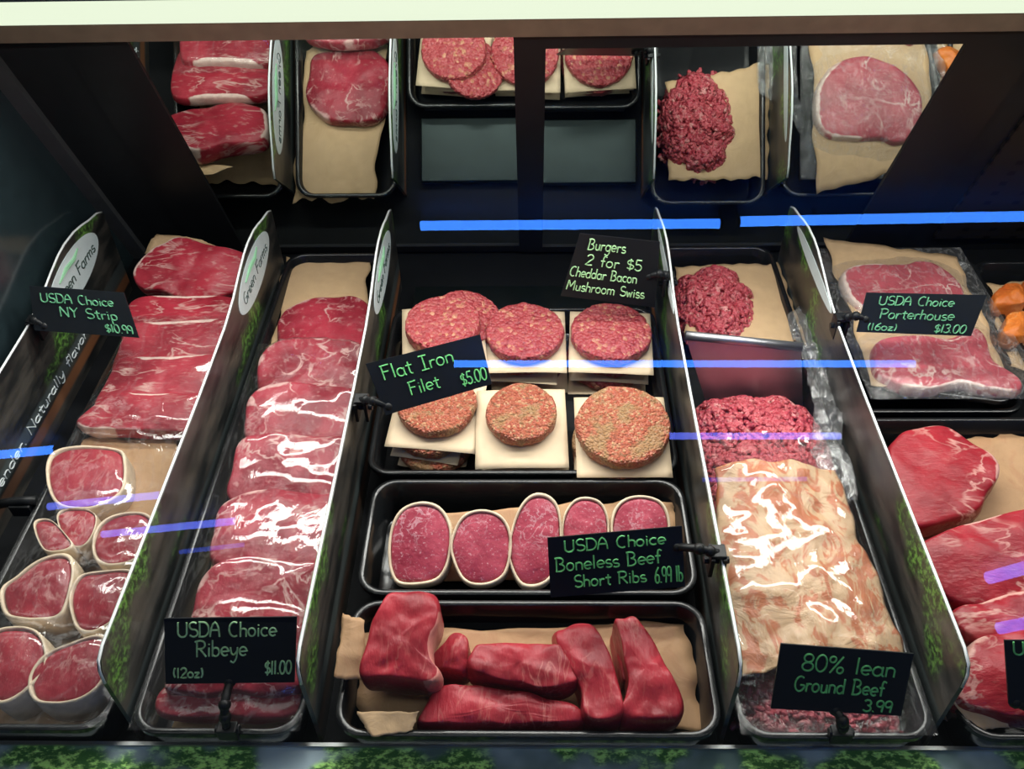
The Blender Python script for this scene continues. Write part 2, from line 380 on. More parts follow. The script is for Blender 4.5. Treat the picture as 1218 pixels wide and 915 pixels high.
part('front_glass', bm, M['glass'], label='clear slanted front glass')

# blue tubes of the shop ceiling that show as reflections in the front glass; the last two imitate lens ghosts
def tube(p, q, width, key, label, zc=2.93):
    ends = []; dist = 0
    for a in (p, q):
        d = ray(*a); P = CAM+d*((G0-CAM).dot(GN)/d.dot(GN)); r = d-2*d.dot(GN)*GN
        t = (zc-P.z)/r.z; X = P+r*t; dist += ((P-CAM).length+(r*t).length)/2; ends.append(X)
    c = (ends[0]+ends[1])/2; rad = width/F*dist/2
    e = thing('ceiling_light_tube', label, 'light', c, 'blue tubes on the shop ceiling')
    bm = bmesh.new(); add_tube(bm, [ends[0]-c, ends[1]-c], rad, 10); bm_obj('tube', bm, M[key], e, smooth=True)
    dv = (ends[1]-ends[0]).normalized()
    for s in (0, 1):
        bm = bmesh.new(); a = ends[s]-c; b = a+dv*(.012 if s else -.012); add_tube(bm, [a, b], rad*1.15, 8)
        add_tube(bm, [(a+b)/2, Vector(((a+b)/2).to_tuple()[:2]+(3.0-c.z,))], .006, 6)
        bm_obj('tube_holder', bm, M['black'], e)
tube((500, 268.5), (856, 266), 11, 'blue', 'bright blue ceiling tube reflected as the long line above the burgers')
tube((880, 263.5), (1235, 257), 11, 'blue', 'bright blue ceiling tube reflected above the porterhouse tray')
tube((540, 433), (1088, 433), 8, 'blue', 'long blue ceiling tube reflected across the burger papers and ground beef')
tube((796, 519), (1000, 519), 8, 'violet', 'short blue ceiling tube reflected over the lower ground beef')
tube((835, 571), (960, 570), 5, 'dimblue', 'faint blue ceiling tube reflected at the top of the stained paper')
tube((-20, 543), (66, 535), 9, 'blue', 'blue ceiling tube reflected on the leftmost divider')
tube((58, 603), (192, 589), 8, 'violet', 'violet ceiling tube reflected across the upper filets')
tube((122, 636), (282, 620), 8, 'violet', 'blue ceiling tube reflected across the divider left of the ribeyes')
tube((214, 657), (292, 648), 5, 'dimblue', 'faint blue ceiling tube reflected on the ribeyes beside the divider')
tube((1176, 688), (1240, 670), 13, 'violet', 'violet tube standing in for a lens ghost on the big right steak')  # lens ghost imitated by an added glowing tube
tube((1188, 748), (1240, 738), 12, 'violet', 'violet tube standing in for a lens ghost on the lower right steak')  # second added tube, also imitating a lens ghost

# ---------------------------------------------------------------- handwriting: a stroke alphabet
def arc(cx, cy, rx, ry, a, b, n=9): return [(cx+rx*math.cos(math.radians(a+(b-a)*i/n)), cy+ry*math.sin(math.radians(a+(b-a)*i/n))) for i in range(n+1)]
GL = {
 ' ': (.42, []),
 'U': (.66, [[(.05, 1), (.05, .35)]+arc(.3, .3, .25, .3, 180, 360)[1:]+[(.55, 1)]]),
 'S': (.58, [arc(.28, .74, .22, .25, 40, 260)+arc(.28, .25, .24, .25, 80, -150)]),
 'D': (.66, [[(.06, 0), (.06, 1)], [(.0, 1), (.25, 1)]+arc(.25, .5, .33, .5, 90, -90)+[(0, 0)]]),
 'A': (.66, [[(0, 0), (.08, .6), (.28, 1), (.48, .6), (.54, 0)], [(.06, .45), (.5, .45)]]),
 'C': (.62, [arc(.32, .5, .3, .5, 60, 300)]),
 'h': (.48, [[(.05, 1), (.05, 0)], [(.05, .35)]+arc(.22, .38, .16, .17, 150, 0)+[(.38, 0)]]),
 'o': (.52, [arc(.22, .28, .2, .28, 90, 450)]),
 'i': (.22, [[(.08, .55), (.08, 0)], [(.08, .74), (.09, .78)]]),
 'c': (.46, [arc(.24, .28, .22, .28, 50, 310)]),
 'e': (.5, [[(.03, .28), (.42, .32)]+arc(.23, .3, .2, .27, 10, 315)]),
 'N': (.68, [[(.04, 0), (.04, 1)], [(.04, 1), (.54, 0)], [(.54, 0), (.54, 1)]]),
 'Y': (.6, [[(0, 1), (.26, .5)], [(.52, 1), (.26, .5), (.24, 0)]]),
 '.': (.22, [[(.08, 0), (.1, .05)]]),
 't': (.4, [[(.18, .85), (.18, .1), (.32, .02)], [(.02, .6), (.36, .6)]]),
 'r': (.4, [[(.06, .55), (.06, 0)], [(.06, .3), (.16, .52), (.34, .5)]]),
 'p': (.5, [[(.06, .55), (.06, -.4)], arc(.22, .28, .19, .27, 150, -160)]),
 '$': (.56, [arc(.26, .68, .2, .2, 40, 260)+arc(.26, .28, .22, .2, 80, -150), [(.27, 1.02), (.25, -.08)]]),
 '1': (.28, [[(.1, 1), (.1, 0)]]),
 '0': (.56, [arc(.25, .5, .23, .5, 90, 450, 12)]),
 '9': (.5, [arc(.23, .7, .2, .28, 0, 360)+[(.43, .7), (.38, 0)]]),
 'R': (.64, [[(.06, 0), (.06, 1)], [(-.04, .95), (.2, 1.02)]+arc(.28, .76, .22, .25, 90, -90)+[(.1, .5)], [(.22, .5), (.56, 0)]]),
 'b': (.5, [[(.06, 1), (.06, 0)], arc(.22, .27, .19, .27, 160, -160)]),
 'y': (.5, [[(.04, .55), (.08, .2), (.22, .08), (.38, .3)], [(.42, .55), (.36, -.1), (.2, -.42), (.04, -.3)]]),
 '(': (.3, [arc(.34, .5, .26, .62, 130, 230)]),
 ')': (.3, [arc(-.06, .5, .26, .62, 50, -50)]),
 '2': (.54, [arc(.24, .72, .2, .27, 160, -30)+[(.02, .02), (.46, .02)]]),
 'z': (.42, [[(.03, .52), (.36, .52)], [(.36, .52), (.03, .02)], [(.03, .02), (.38, .02)]]),
 'F': (.56, [[(.05, 0), (.07, 1)], [(0, .97), (.5, 1)], [(.07, .55), (.4, .55)]]),
 'l': (.24, [[(.08, 1), (.08, .02)]]),
 'a': (.54, [arc(.22, .27, .2, .27, 40, 330), [(.42, .55), (.42, .08), (.5, 0)]]),
 'I': (.48, [[(.2, 1), (.2, 0)], [(0, 1), (.42, 1)], [(0, 0), (.42, 0)]]),
 'n': (.5, [[(.05, .55), (.05, 0)], [(.05, .35)]+arc(.22, .36, .17, .18, 150, 0)+[(.39, 0)]]),
 'B': (.62, [[(.06, 0), (.06, 1)], [(-.04, .98), (.15, 1.02)]+arc(.22, .77, .22, .24, 90, -90)+arc(.22, .26, .28, .27, 80, -90)+[(.0, 0)]]),
 'u': (.5, [[(.05, .55), (.06, .2)]+arc(.21, .18, .15, .17, 190, 350)+[(.38, .55)], [(.38, .55), (.4, 0)]]),
 'g': (.52, [arc(.22, .28, .19, .27, 40, 330), [(.42, .55), (.4, -.2), (.24, -.42), (.05, -.3)]]),
 's': (.42, [arc(.2, .42, .15, .14, 40, 260)+arc(.2, .14, .17, .14, 80, -150)]),
 'f': (.4, [[(.38, .92), (.26, 1.0), (.17, .85), (.16, 0)], [(.02, .55), (.32, .55)]]),
 'd': (.54, [arc(.22, .27, .2, .27, 40, 330), [(.42, 1), (.42, 0)]]),
 'M': (.8, [[(.04, 0), (.08, 1)], [(.08, 1), (.34, .35)], [(.34, .35), (.62, 1)], [(.62, 1), (.68, 0)]]),
 'm': (.72, [[(.05, .55), (.05, 0)], [(.05, .35)]+arc(.19, .36, .14, .18, 150, 0)+[(.33, 0)], [(.33, .35)]+arc(.47, .36, .14, .18, 150, 0)+[(.61, 0)]]),
 'w': (.62, [[(.03, .55), (.15, 0)], [(.15, 0), (.27, .45)], [(.27, .45), (.4, 0)], [(.4, 0), (.52, .55)]]),
 '6': (.52, [[(.4, 1), (.16, .7), (.04, .35)]+arc(.24, .27, .2, .26, 170, 520)]),
 '/': (.4, [[(.02, -.1), (.34, 1.05)]]),
 '8': (.56, [arc(.25, .75, .19, .24, 270, -90, 10)+arc(.25, .25, .23, .25, 90, 450, 10)]),
 '%': (.74, [arc(.16, .8, .13, .18, 0, 360), arc(.52, .18, .13, .18, 0, 360), [(.58, 1), (.1, 0)]]),
 'G': (.68, [arc(.32, .5, .3, .5, 55, 330)+[(.58, .42), (.34, .42)]]),
 'P': (.6, [[(.06, 0), (.06, 1)], [(-.04, .96), (.2, 1.02)]+arc(.26, .74, .24, .27, 90, -90)+[(.08, .47)]]),
 '5': (.52, [[(.44, 1), (.1, 1)], [(.1, 1), (.07, .58)]+arc(.22, .3, .22, .3, 110, -150)]),
 '3': (.5, [arc(.2, .75, .2, .25, 150, -80)+arc(.2, .26, .23, .26, 80, -150)]),
 'T': (.6, [[(.0, 1), (.54, 1)], [(.27, 1), (.27, 0)]]),
 'v': (.46, [[(.03, .55), (.19, 0)], [(.19, 0), (.38, .55)]]),
 'x': (.46, [[(.03, .55), (.38, 0)], [(.38, .55), (.03, 0)]]),
}
def write(bm, text, fn, u0, u1, v, h, rad, jitter=.02):
    """fn(u, v) gives the place on the board; the text spans u0..u1 on base line v with capitals h tall"""
    tot = sum(GL[c][0] for c in text); k = (u1-u0)/tot; x = 0
    for c in text:
        wd, strokes = GL[c]
        dy = random.uniform(-jitter, jitter)
        for st in strokes:
            pts = [Vector((p[0], p[1], 0)) for p in st]
            if len(pts) > 2: pts = catmull(pts, False, 2)
            add_tube(bm, [fn(u0+(x+p.x)*k, v+(p.y+dy)*h) for p in pts], rad, 5)
        x += wd

# ---------------------------------------------------------------- dividers
PROF = [(.428, .82), (.429, .94), (.4315, .958), (.438, .968), (.452, .972), (.60, .972), (.80, .972), (.93, .975), (.985, .982), (1.03, .993), (1.065, 1.0), (1.09, 1.002), (1.125, 1.0), (1.15, .995), (1.175, .988), (1.205, .982), (1.222, .974), (1.222, .82)]
DXS = [-.6861, -.4142, -.222, .1936, .4061]
DL = ['leftmost printed case divider beside the left end panel, with white oval logo and slogan', 'printed case divider between the strip steaks and the ribeyes', 'printed case divider between the ribeyes and the burgers', 'printed case divider between the burgers and the ground beef', 'printed case divider between the ground beef and the porterhouse steaks']
for i, x in enumerate(DXS):
    s = 1 if i < 3 else -1; T = .0045
    base = Vector((x, .8, DECK)); d = thing('case_divider', DL[i], 'divider', base, 'printed case dividers')
    bm = bmesh.new(); a = []; b = []
    for y, z in PROF:
        a.append(bm.verts.new((0, y-.8, z-DECK))); b.append(bm.verts.new((-s*T, y-.8, z-DECK)))
    bm.faces.new(a); bm.faces.new(b[::-1])
    for k in range(len(a)): bm.faces.new((a[k], b[k], b[(k+1) % len(a)], a[(k+1) % len(a)]))
    bm_obj('panel', bm, divider_mat(i), d)
    bm = bmesh.new(); add_tube(bm, [(-s*T/2, y-.8, z-DECK+.0006) for y, z in PROF[1:-1]], .0016, 6); bm_obj('edge_trim', bm, M['edge'], d, smooth=True)['label'] = 'clear edge trim'
    # oval logo
    cy, cz, ra, rb = (1.083-.8, .957-DECK, .095, .033) if i < 3 else (1.06-.8, .975-DECK, .105, .011)
    bm = bmesh.new(); ring = [(cy+ra*math.cos(t*2*math.pi/40), cz+rb*math.sin(t*2*math.pi/40)) for t in range(40)]
    f0 = [bm.verts.new((s*.0006, y, z)) for y, z in ring]; f1 = [bm.verts.new((-s*.0002, y, z)) for y, z in ring]
    bm.faces.new(f0); bm.faces.new(f1[::-1])
    for k in range(40): bm.faces.new((f0[k], f1[k], f1[(k+1) % 40], f0[(k+1) % 40]))
    lo = bm_obj('logo_oval', bm, M['oval'], d); lo['label'] = 'white oval logo'
    def face(u, v, off=.0009): return Vector((s*off, cy+s*(u-.5)*2*ra, cz+(v-.5)*2*rb))
    if i > 2: continue
    bm = bmesh.new(); write(bm, 'Green Farms', face, .13, .90, .34, .28, .0011 if i == 0 else .0007); bm_obj('logo_lettering', bm, M['ink'], lo)
    bm = bmesh.new()
    add_tube(bm, [face(.25, .72), face(.4, .80), face(.55, .76), face(.66, .84)], [.0012, .0036, .0034, .0012], 6)
    bm_obj('logo_leaf', bm, M['leafink'], lo)
    if i == 0:
        def slog(u, v): return Vector((.0008, -.08+.37*u, .043+.02*v))
        bm = bmesh.new(); write(bm, 'Tender. Naturally flavorful.', slog, 0, 1, .12, .75, .0009, .0); bm_obj('slogan_lettering', bm, M['whiteink'], d)['label'] = 'white slogan lettering'

# ---------------------------------------------------------------- trays
def rrect(x0, x1, y0, y1, r, n=6):
    out = []
    for cx, cy, a in ((x1-r, y1-r, 0), (x0+r, y1-r, 90), (x0+r, y0+r, 180), (x1-r, y0+r, 270)):
        for k in range(n+1):
            t = math.radians(a+90*k/n); out.append((cx+r*math.cos(t), cy+r*math.sin(t)))
    return out
def tray(x0, x1, y0, y1, zb, zr, label, name='food_tray', rad=.03, mat='tray', rot=0, group='black meat trays'):
    cx, cy = (x0+x1)/2, (y0+y1)/2
    a, b = (x1-x0)/2, (y1-y0)/2; h = zr-zb
    loops = [(.012, 0), (.003, h-.008), (0, h-.007), (0, h-.001), (.0015, h), (.0055, h), (.007, h-.0015), (.014, .006), (.02, .003)]
    V = []; Fc = []; n = None
    for ins, z in loops:
        l = rrect(-a+ins, a-ins, -b+ins, b-ins, max(.006, rad-ins*.7)); n = len(l); V += [(p[0], p[1], z) for p in l]
    for k in range(len(loops)-1):
        for j in range(n): Fc.append((k*n+j, k*n+(j+1) % n, (k+1)*n+(j+1) % n, (k+1)*n+j))
    Fc.append(tuple((len(loops)-1)*n+j for j in range(n))); Fc.append(tuple(range(n))[::-1])
    o = mesh_obj(name, V, Fc, M[mat], loc=(cx, cy, zb), rot=(0, 0, rot))
    md = o.modifiers.new('es', 'EDGE_SPLIT'); md.split_angle = math.radians(50)
    return tag(o, label, 'tray', group)
LT = .0005
bm = bmesh.new(); add_box(bm, (-.195, 1.088, DECK+.0004), (.184, 1.200, .840), .002)
tag(bm_obj('deck_plate', bm, M['plate']), 'bare dark steel plate on the deck behind the burger tray', 'plate')
tray(-.616, -.428, .408, 1.235, DECK+LT, RIM, 'long black tray of strip steaks and filets at the left')
tray(-.406, -.231, .405, 1.235, DECK+LT, RIM, 'long black tray holding the row of ribeyes')
bm = bmesh.new(); add_box(bm, (-.19, .76, DECK), (.165, 1.07, .838), .002)
tag(bm_obj('tray_riser', bm, M['darkgrey']), 'dark low riser under the burger tray', 'riser')
tray(-.212, .186, .745, 1.083, .8385, RIM+.002, 'wide black tray under the burger stacks')
tray(-.200, .187, .568, .738, DECK+LT, RIM, 'black tray holding the row of short rib rounds')
tray(-.200, .188, .404, .5605, DECK+LT, RIM, 'front black tray holding the flat iron pieces')
tray(.203, .397, .404, 1.247, DECK+LT, RIM, 'long black tray of ground beef')
tray(.424, .70, .404, .845, DECK+LT, RIM, 'black tray of big sirloin steaks at the lower right')
tray(.424, .665, .855, 1.235, DECK+LT, RIM, 'black tray beneath the wrapped porterhouse tray')
tray(.705, .93, .50, 1.20, DECK+LT, RIM, 'black tray of orange marinated meat at the right edge')

# ---------------------------------------------------------------- sheets of paper
def sheet(name, corners, mat, label, cat='paper', nu=26, nv=26, amp=.003, freq=14, seed=1, arch=0, group=None, parent=None, edge=.003):
    """corners: four points BL, BR, TR, TL"""
    c = sum((Vector(p) for p in corners), Vector())/4
    q = [Vector(p)-c for p in corners]; V = []; Fc = []
    for j in range(nv+1):
        for i in range(nu+1):
            u, v = i/nu, j/nv
            p = q[0].lerp(q[1], u).lerp(q[3].lerp(q[2], u), v)
            p = p + Vector((nz((v*3, seed, 0), 2.1, seed)*edge*4*abs(u-.5)*2, nz((u*3, seed, 4), 2.3, seed)*edge*4*abs(v-.5)*2, 0))
            p.z += amp*nz(p, freq, seed)+amp*.5*nz(p, freq*2.7, seed+3)+arch*math.sin(math.pi*u)**.6
            V.append(p)
    for j in range(nv):
        for i in range(nu): a = j*(nu+1)+i; Fc.append((a, a+1, a+nu+2, a+nu+1))
    o = mesh_obj(name, V, Fc, M[mat], parent, c if parent is None else c-Vector(parent.location))
    md = o.modifiers.new('th', 'SOLIDIFY'); md.thickness = .0004; md.offset = 1
    if label: tag(o, label, cat, group)
    return o
Z3 = lambda x, y, z: Vector((x, y, z))
sheet('paper_liner', [Z3(-.592, .43, .832), Z3(-.452, .43, .832), Z3(-.452, .80, .832), Z3(-.592, .80, .832)], 'kraft', 'brown butcher paper under the filets at the left', amp=.002)
pl = [at(84, 660, .868), at(200, 612, .868), at(218, 519, .868), at(92, 522, .868)]
sheet('paper_liner', pl, 'kraft', 'brown butcher paper showing between the strip steaks and the filets', amp=.004, seed=4)
sheet('paper_liner', [Z3(-.592, .82, .834), Z3(-.452, .82, .834), Z3(-.452, 1.20, .834), Z3(-.592, 1.20, .834)], 'kraft_l', 'butcher paper under the strip steaks', amp=.002, seed=8)
sheet('paper_liner', [Z3(-.384, .425, .835), Z3(-.252, .425, .835), Z3(-.245, .95, .850), Z3(-.392, .95, .850)], 'kraft_l', 'butcher paper under the front ribeyes', amp=.002, seed=2)
sheet('paper_liner', [at(318, 440, .862), at(432, 440, .862), at(441, 307, .872), at(341, 308, .872)], 'kraft_l', 'clean tan butcher paper behind the rearmost ribeye', amp=.004, seed=3)
sheet('paper_liner', [at(470, 690, .836), at(815, 690, .836), at(800, 592, .862), at(480, 612, .862)], 'kraft', 'brown paper behind the short rib rounds', amp=.003, seed=5)
sheet('paper_liner', [at(430, 872, .836), at(838, 866, .836), at(818, 738, .862), at(420, 752, .862)], 'kraft', 'brown paper lining the front tray of flat iron pieces', amp=.004, seed=6)
sheet('paper_flap', [at(397, 806, .90), at(432, 808, .895), at(434, 738, .91), at(408, 730, .912)], 'kraft', 'folded brown paper corner sticking up at the left of the front tray', 'paper', 10, 14, .004, 30, 9, edge=.0006)
sheet('paper_flap', [at(442, 878, .887), at(490, 870, .887), at(498, 847, .895), at(424, 848, .893)], 'kraft_l', 'torn paper flap hanging over the front rim below the big beef block', 'paper', 12, 10, .003, 30, 11, edge=.0006)
sheet('paper_liner', [at(815, 398, .872), at(962, 412, .872), at(928, 313, .880), at(806, 318, .875)], 'kraft_l', 'tan butcher paper under the rear heap of ground beef', amp=.003, seed=12)

# ---------------------------------------------------------------- cuts of meat
def slab_mesh(out, thick, dome=.004, amp=.0018, freq=45, seed=0, fat=None, fatw=.14, bulge=1.03, soft=1.):
    """out: closed outline (list of 2D Vectors) = silhouette of the top; returns verts, faces, fat values"""
    N = len(out); c = sum(out, Vector((0, 0)))/N
    rings = [(.90, -thick), (.99*bulge, -.82*thick), (bulge, -.5*thick), (1.005, -.2*thick), (.985, -.06*thick), (.955, -.012*thick), (.90, 0), (.80, 0), (.68, 0), (.54, 0), (.40, 0), (.26, 0), (.12, 0)]
    V = []; Fv = []
    for ri, (s, z) in enumerate(rings):
        for k, p in enumerate(out):
            q = c+(p-c)*s; zz = z
            if s <= .985 and ri > 3: zz += dome*(1-s*s)
            V.append(Vector((q.x, q.y, zz)))
            f = 0
            if fat:
                th = math.degrees(math.atan2((p-c).y, (p-c).x)) % 360
                m = 0
                for a, b, wgt in fat:
                    d = (th-a) % 360; span = (b-a) % 360 or 360
                    if d <= span:
                        e = min(d, span-d)/18 if span < 359 else 1
                        m = max(m, wgt*min(1, e))
                if ri == 0: f = m*.8
                elif ri <= 5: f = m
                else: f = m*max(0, 1-(.955-s)/max(.01, fatw))
            Fv.append(f)
    V.append(Vector((c.x, c.y, dome))); Fv.append(0); V.append(Vector((c.x, c.y, -thick))); Fv.append(0)
    V2 = []
    for v in V:
        k = Vector((nz(v, freq, seed), nz(v, freq, seed+11), nz(v, freq, seed+23)+.6*nz(v, freq*2.4, seed+5)))
        d = amp*(.25 if v.z < -.9*thick else 1)
        V2.append(v+k*d)
    Fc = []
    for r in range(len(rings)-1):
        for k in range(N): Fc.append((r*N+k, r*N+(k+1) % N, (r+1)*N+(k+1) % N, (r+1)*N+k))
    top = len(rings)*N
    for k in range(N):
        Fc.append(((len(rings)-1)*N+k, (len(rings)-1)*N+(k+1) % N, top)); Fc.append(((k+1) % N, k, top+1))
    return V2, Fc, Fv
def set_fat(o, Fv):
    a = o.data.attributes.new('fat', 'FLOAT', 'POINT')
    for i, f in enumerate(Fv): a.data[i].value = f
def frame(poly, z, slope):
    th = math.atan(slope); n = Vector((0, -math.sin(th), math.cos(th))); ey = Vector((0, math.cos(th), math.sin(th)))
    cx = (min(p[0] for p in poly)+max(p[0] for p in poly))/2; cy = (min(p[1] for p in poly)+max(p[1] for p in poly))/2
    P0 = at(cx, cy, z)
    return th, n, ey, P0
MEATS = {}
def cut(name, poly, z, slope, thick, mat, label, cat, group=None, fat=None, fatw=.14, dome=.004, amp=.0018, freq=45, seed=0, N=64, ring=None, key=None, bulge=1.03, soften=3):
    th, n, ey, P0 = frame(poly, z, slope)
    loc2 = []
    for p in poly:
        P = on_plane(p[0], p[1], P0, n)-P0; loc2.append(Vector((P.x, P.dot(ey))))
    if sum(a.x*b.y-b.x*a.y for a, b in zip(loc2, loc2[1:]+loc2[:1])) < 0: loc2.reverse()
    out = resample(catmull(loc2, True, 8), N)
    V, Fc, Fv = slab_mesh(out, thick, dome, amp, freq, seed, fat, fatw, bulge)
    if ring:
        e = thing(name, label, cat, P0, group); e.rotation_euler = (th, 0, 0)
        o = mesh_obj('meat', V, Fc, M[mat], e); set_fat(o, Fv)
        # strip of fat wrapped round the cut
        c = sum(out, Vector((0, 0)))/N; R = []; RF = []
        prof = [(1.0, -thick*.96), (1.0+ring*1.05, -thick*.94), (1.0+ring*1.25, -thick*.5), (1.0+ring, -.02*thick), (1.0+ring*.55, .0022), (.985, .0005), (.97, -.2*thick)]
        for s, zz in prof:
            for k, p in enumerate(out):
                wob = 1+.05*nz((p.x, p.y, 0), 40, seed+k % 1)
                q = c+(p-c)*(1+(s-1)*wob); R.append(Vector((q.x, q.y, zz+.0012*nz((q.x, q.y, zz), 60, seed))))
        for r in range(len(prof)):
            for k in range(N): a, b = r*N, ((r+1) % len(prof))*N; RF.append((a+k, a+(k+1) % N, b+(k+1) % N, b+k))
        mesh_obj('fat_strip', R, RF, M['fatring'], e)['label'] = 'pale strip of fat'
    else:
        e = mesh_obj(name, V, Fc, M[mat], loc=P0, rot=(th, 0, 0)); set_fat(e, Fv); o = e
        tag(e, label, cat, group)
    sm = o.modifiers.new('ss', 'SUBSURF'); sm.levels = 1; sm.render_levels = 1
    if key:
        mw = Matrix.Translation(P0) @ Matrix.Rotation(th, 4, 'X'); MEATS.setdefault(key, []).append(([mw @ v for v in V], Fc))
    return e
BACK = [(35, 145, 1.1)]; RIMF = [(0, 360, .62)]

sheet('paper_flap', [at(172, 300, .925), at(262, 296, .925), at(240, 284, .935), at(187, 278, .935)], 'kraft_l', 'bit of butcher paper sticking up behind the upright strip steak', 'paper', 12, 8, .003, 40, 51, edge=.0006)
g = 'strip steaks in the left tray'
cut('strip_steak', [(157, 324), (175, 298), (196, 287), (210, 280), (245, 291), (292, 300), (287, 345), (247, 356), (224, 355), (196, 348), (166, 344)], .935, .55, .038, 'strip', 'thick marbled strip steak standing up at the back of the left tray', 'steak', g, [(-40, 30, .7), (100, 200, .7)], .10, .006, .005, 26, 1, key='L')
cut('strip_steak', [(150, 366), (165, 352), (210, 351), (282, 354), (279, 388), (262, 412), (206, 416), (146, 412)], .908, .26, .028, 'strip', 'strip steak lying just below the upright one, partly hidden by the price tag', 'steak', g, BACK, .16, .004, .002, 40, 2, key='L')
cut('strip_steak', [(150, 391), (165, 382), (210, 381), (279, 381), (272, 420), (255, 450), (200, 456), (133, 450)], .906, .27, .029, 'strip', 'third strip steak from the back, bright red with a pale fat edge', 'steak', g, BACK, .17, .004, .002, 40, 3, key='L')
cut('strip_steak', [(138, 430), (150, 424), (205, 423), (265, 422), (262, 460), (245, 488), (180, 496), (112, 486), (122, 458)], .904, .28, .030, 'strip', 'fourth strip steak from the back, overlapping the one behind', 'steak', g, BACK, .16, .004, .002, 40, 4, key='L')
cut('strip_steak', [(119, 474), (130, 467), (190, 468), (250, 469), (244, 492), (232, 513), (205, 514), (150, 511), (112, 511), (88, 503), (100, 489)], .900, .27, .030, 'strip', 'frontmost strip steak, lying on the brown paper above the filets', 'steak', g, BACK+[(180, 230, .7)], .15, .004, .002, 40, 5, key='L')
g = 'fat wrapped filets in the left tray'
FIL = [
 ([(62, 543), (91, 533), (138, 536), (147, 550), (145, 580), (128, 596), (100, 604), (70, 598), (58, 572)], .898, .10, .05, .07, 'largest filet at the back of its tray, right under the brown paper strip'),
 ([(42, 624), (60, 620), (80, 640), (84, 650), (70, 655), (52, 652)], .892, .12, .045, .12, 'small filet with glare streaks beside the leftmost divider'),
 ([(70, 612), (92, 606), (112, 612), (112, 630), (100, 648), (84, 648), (74, 634)], .888, .15, .045, .06, 'narrow filet below the largest filet'),
 ([(112, 648), (119, 627), (140, 614), (172, 613), (182, 632), (160, 664), (133, 671), (117, 665)], .894, .12, .048, .09, 'filet with bright film glare in the middle right of the left tray'),
 ([(4, 702), (23, 686), (48, 668), (76, 662), (85, 677), (78, 715), (66, 733), (28, 735), (8, 728)], .892, .12, .05, .10, 'filet at the middle left with a broad pale fat strip'),
 ([(85, 712), (95, 688), (118, 682), (156, 681), (160, 704), (138, 734), (112, 750), (92, 744)], .892, .12, .05, .08, 'filet leaning on the divider above the front right filet'),
 ([(-9, 758), (20, 748), (44, 755), (53, 777), (48, 799), (27, 822), (0, 834), (-16, 812)], .890, .12, .05, .09, 'front left filet cut by the edge of the photo'),
 ([(38, 805), (54, 782), (82, 768), (120, 759), (124, 790), (116, 815), (90, 832), (54, 835), (40, 826)], .890, .12, .05, .09, 'frontmost filet resting at the front rim of the left tray'),
]
for k, (p, z, s, t, r, lab) in enumerate(FIL):
    cut('filet', p, z, s, t, 'filet', lab, 'filet', g, None, .1, .003, .0012, 40, 20+k, 56, ring=r, key='L', bulge=1.0)
g = 'ribeyes in a shingled row'
RIB = [
 ([(330, 400), (330, 382), (340, 367), (362, 356), (391, 352), (423, 353), (437, 360), (442, 376), (436, 408), (400, 425), (335, 420)], .885, .10, 'rearmost ribeye, lying flat below the bare tan paper'),
 ([(306, 432), (310, 418), (322, 408), (348, 402), (376, 400), (413, 404), (434, 412), (432, 440), (426, 470), (370, 482), (312, 474)], .900, .24, 'second ribeye from the back'),
 ([(291, 490), (295, 472), (312, 458), (340, 454), (394, 458), (428, 466), (424, 500), (414, 532), (350, 540), (296, 532)], .903, .26, 'third ribeye from the back, with a pale fat eye at its left'),
 ([(277, 548), (283, 524), (304, 515), (345, 515), (376, 518), (416, 522), (410, 570), (400, 602), (330, 606), (272, 594)], .904, .26, 'fourth ribeye from the back, under white film wrinkles'),
 ([(253, 632), (262, 600), (290, 586), (324, 581), (370, 584), (404, 590), (398, 640), (386, 672), (310, 678), (254, 668)], .907, .02, 'fifth ribeye from the back, under the big white light reflection'),
 ([(230, 718), (238, 685), (262, 668), (303, 663), (350, 667), (386, 672), (380, 720), (368, 752), (290, 758), (226, 748)], .906, .26, 'ribeye right behind the green lettered ribeye tag'),
 ([(200, 800), (208, 765), (240, 742), (285, 738), (330, 740), (366, 748), (366, 790), (356, 820), (290, 824), (200, 822)], .905, .26, 'ribeye hidden mostly behind its price tag'),
 ([(184, 842), (190, 818), (220, 806), (283, 802), (340, 804), (352, 812), (358, 830), (354, 848), (324, 852), (283, 853), (213, 852)], .880, .14, 'frontmost ribeye, showing below the price tag'),
]
for k, (p, z, s, lab) in enumerate(RIB):
    cut('ribeye_steak', p, z, s, .028, 'ribeye', lab, 'steak', g, [(100, 165, .62)] if k % 2 == 0 else [(60, 110, .6), (130, 190, .55)], .26, .005, .0032, 32, 40+k, key='R')
g = 'flat iron pieces in the front tray'
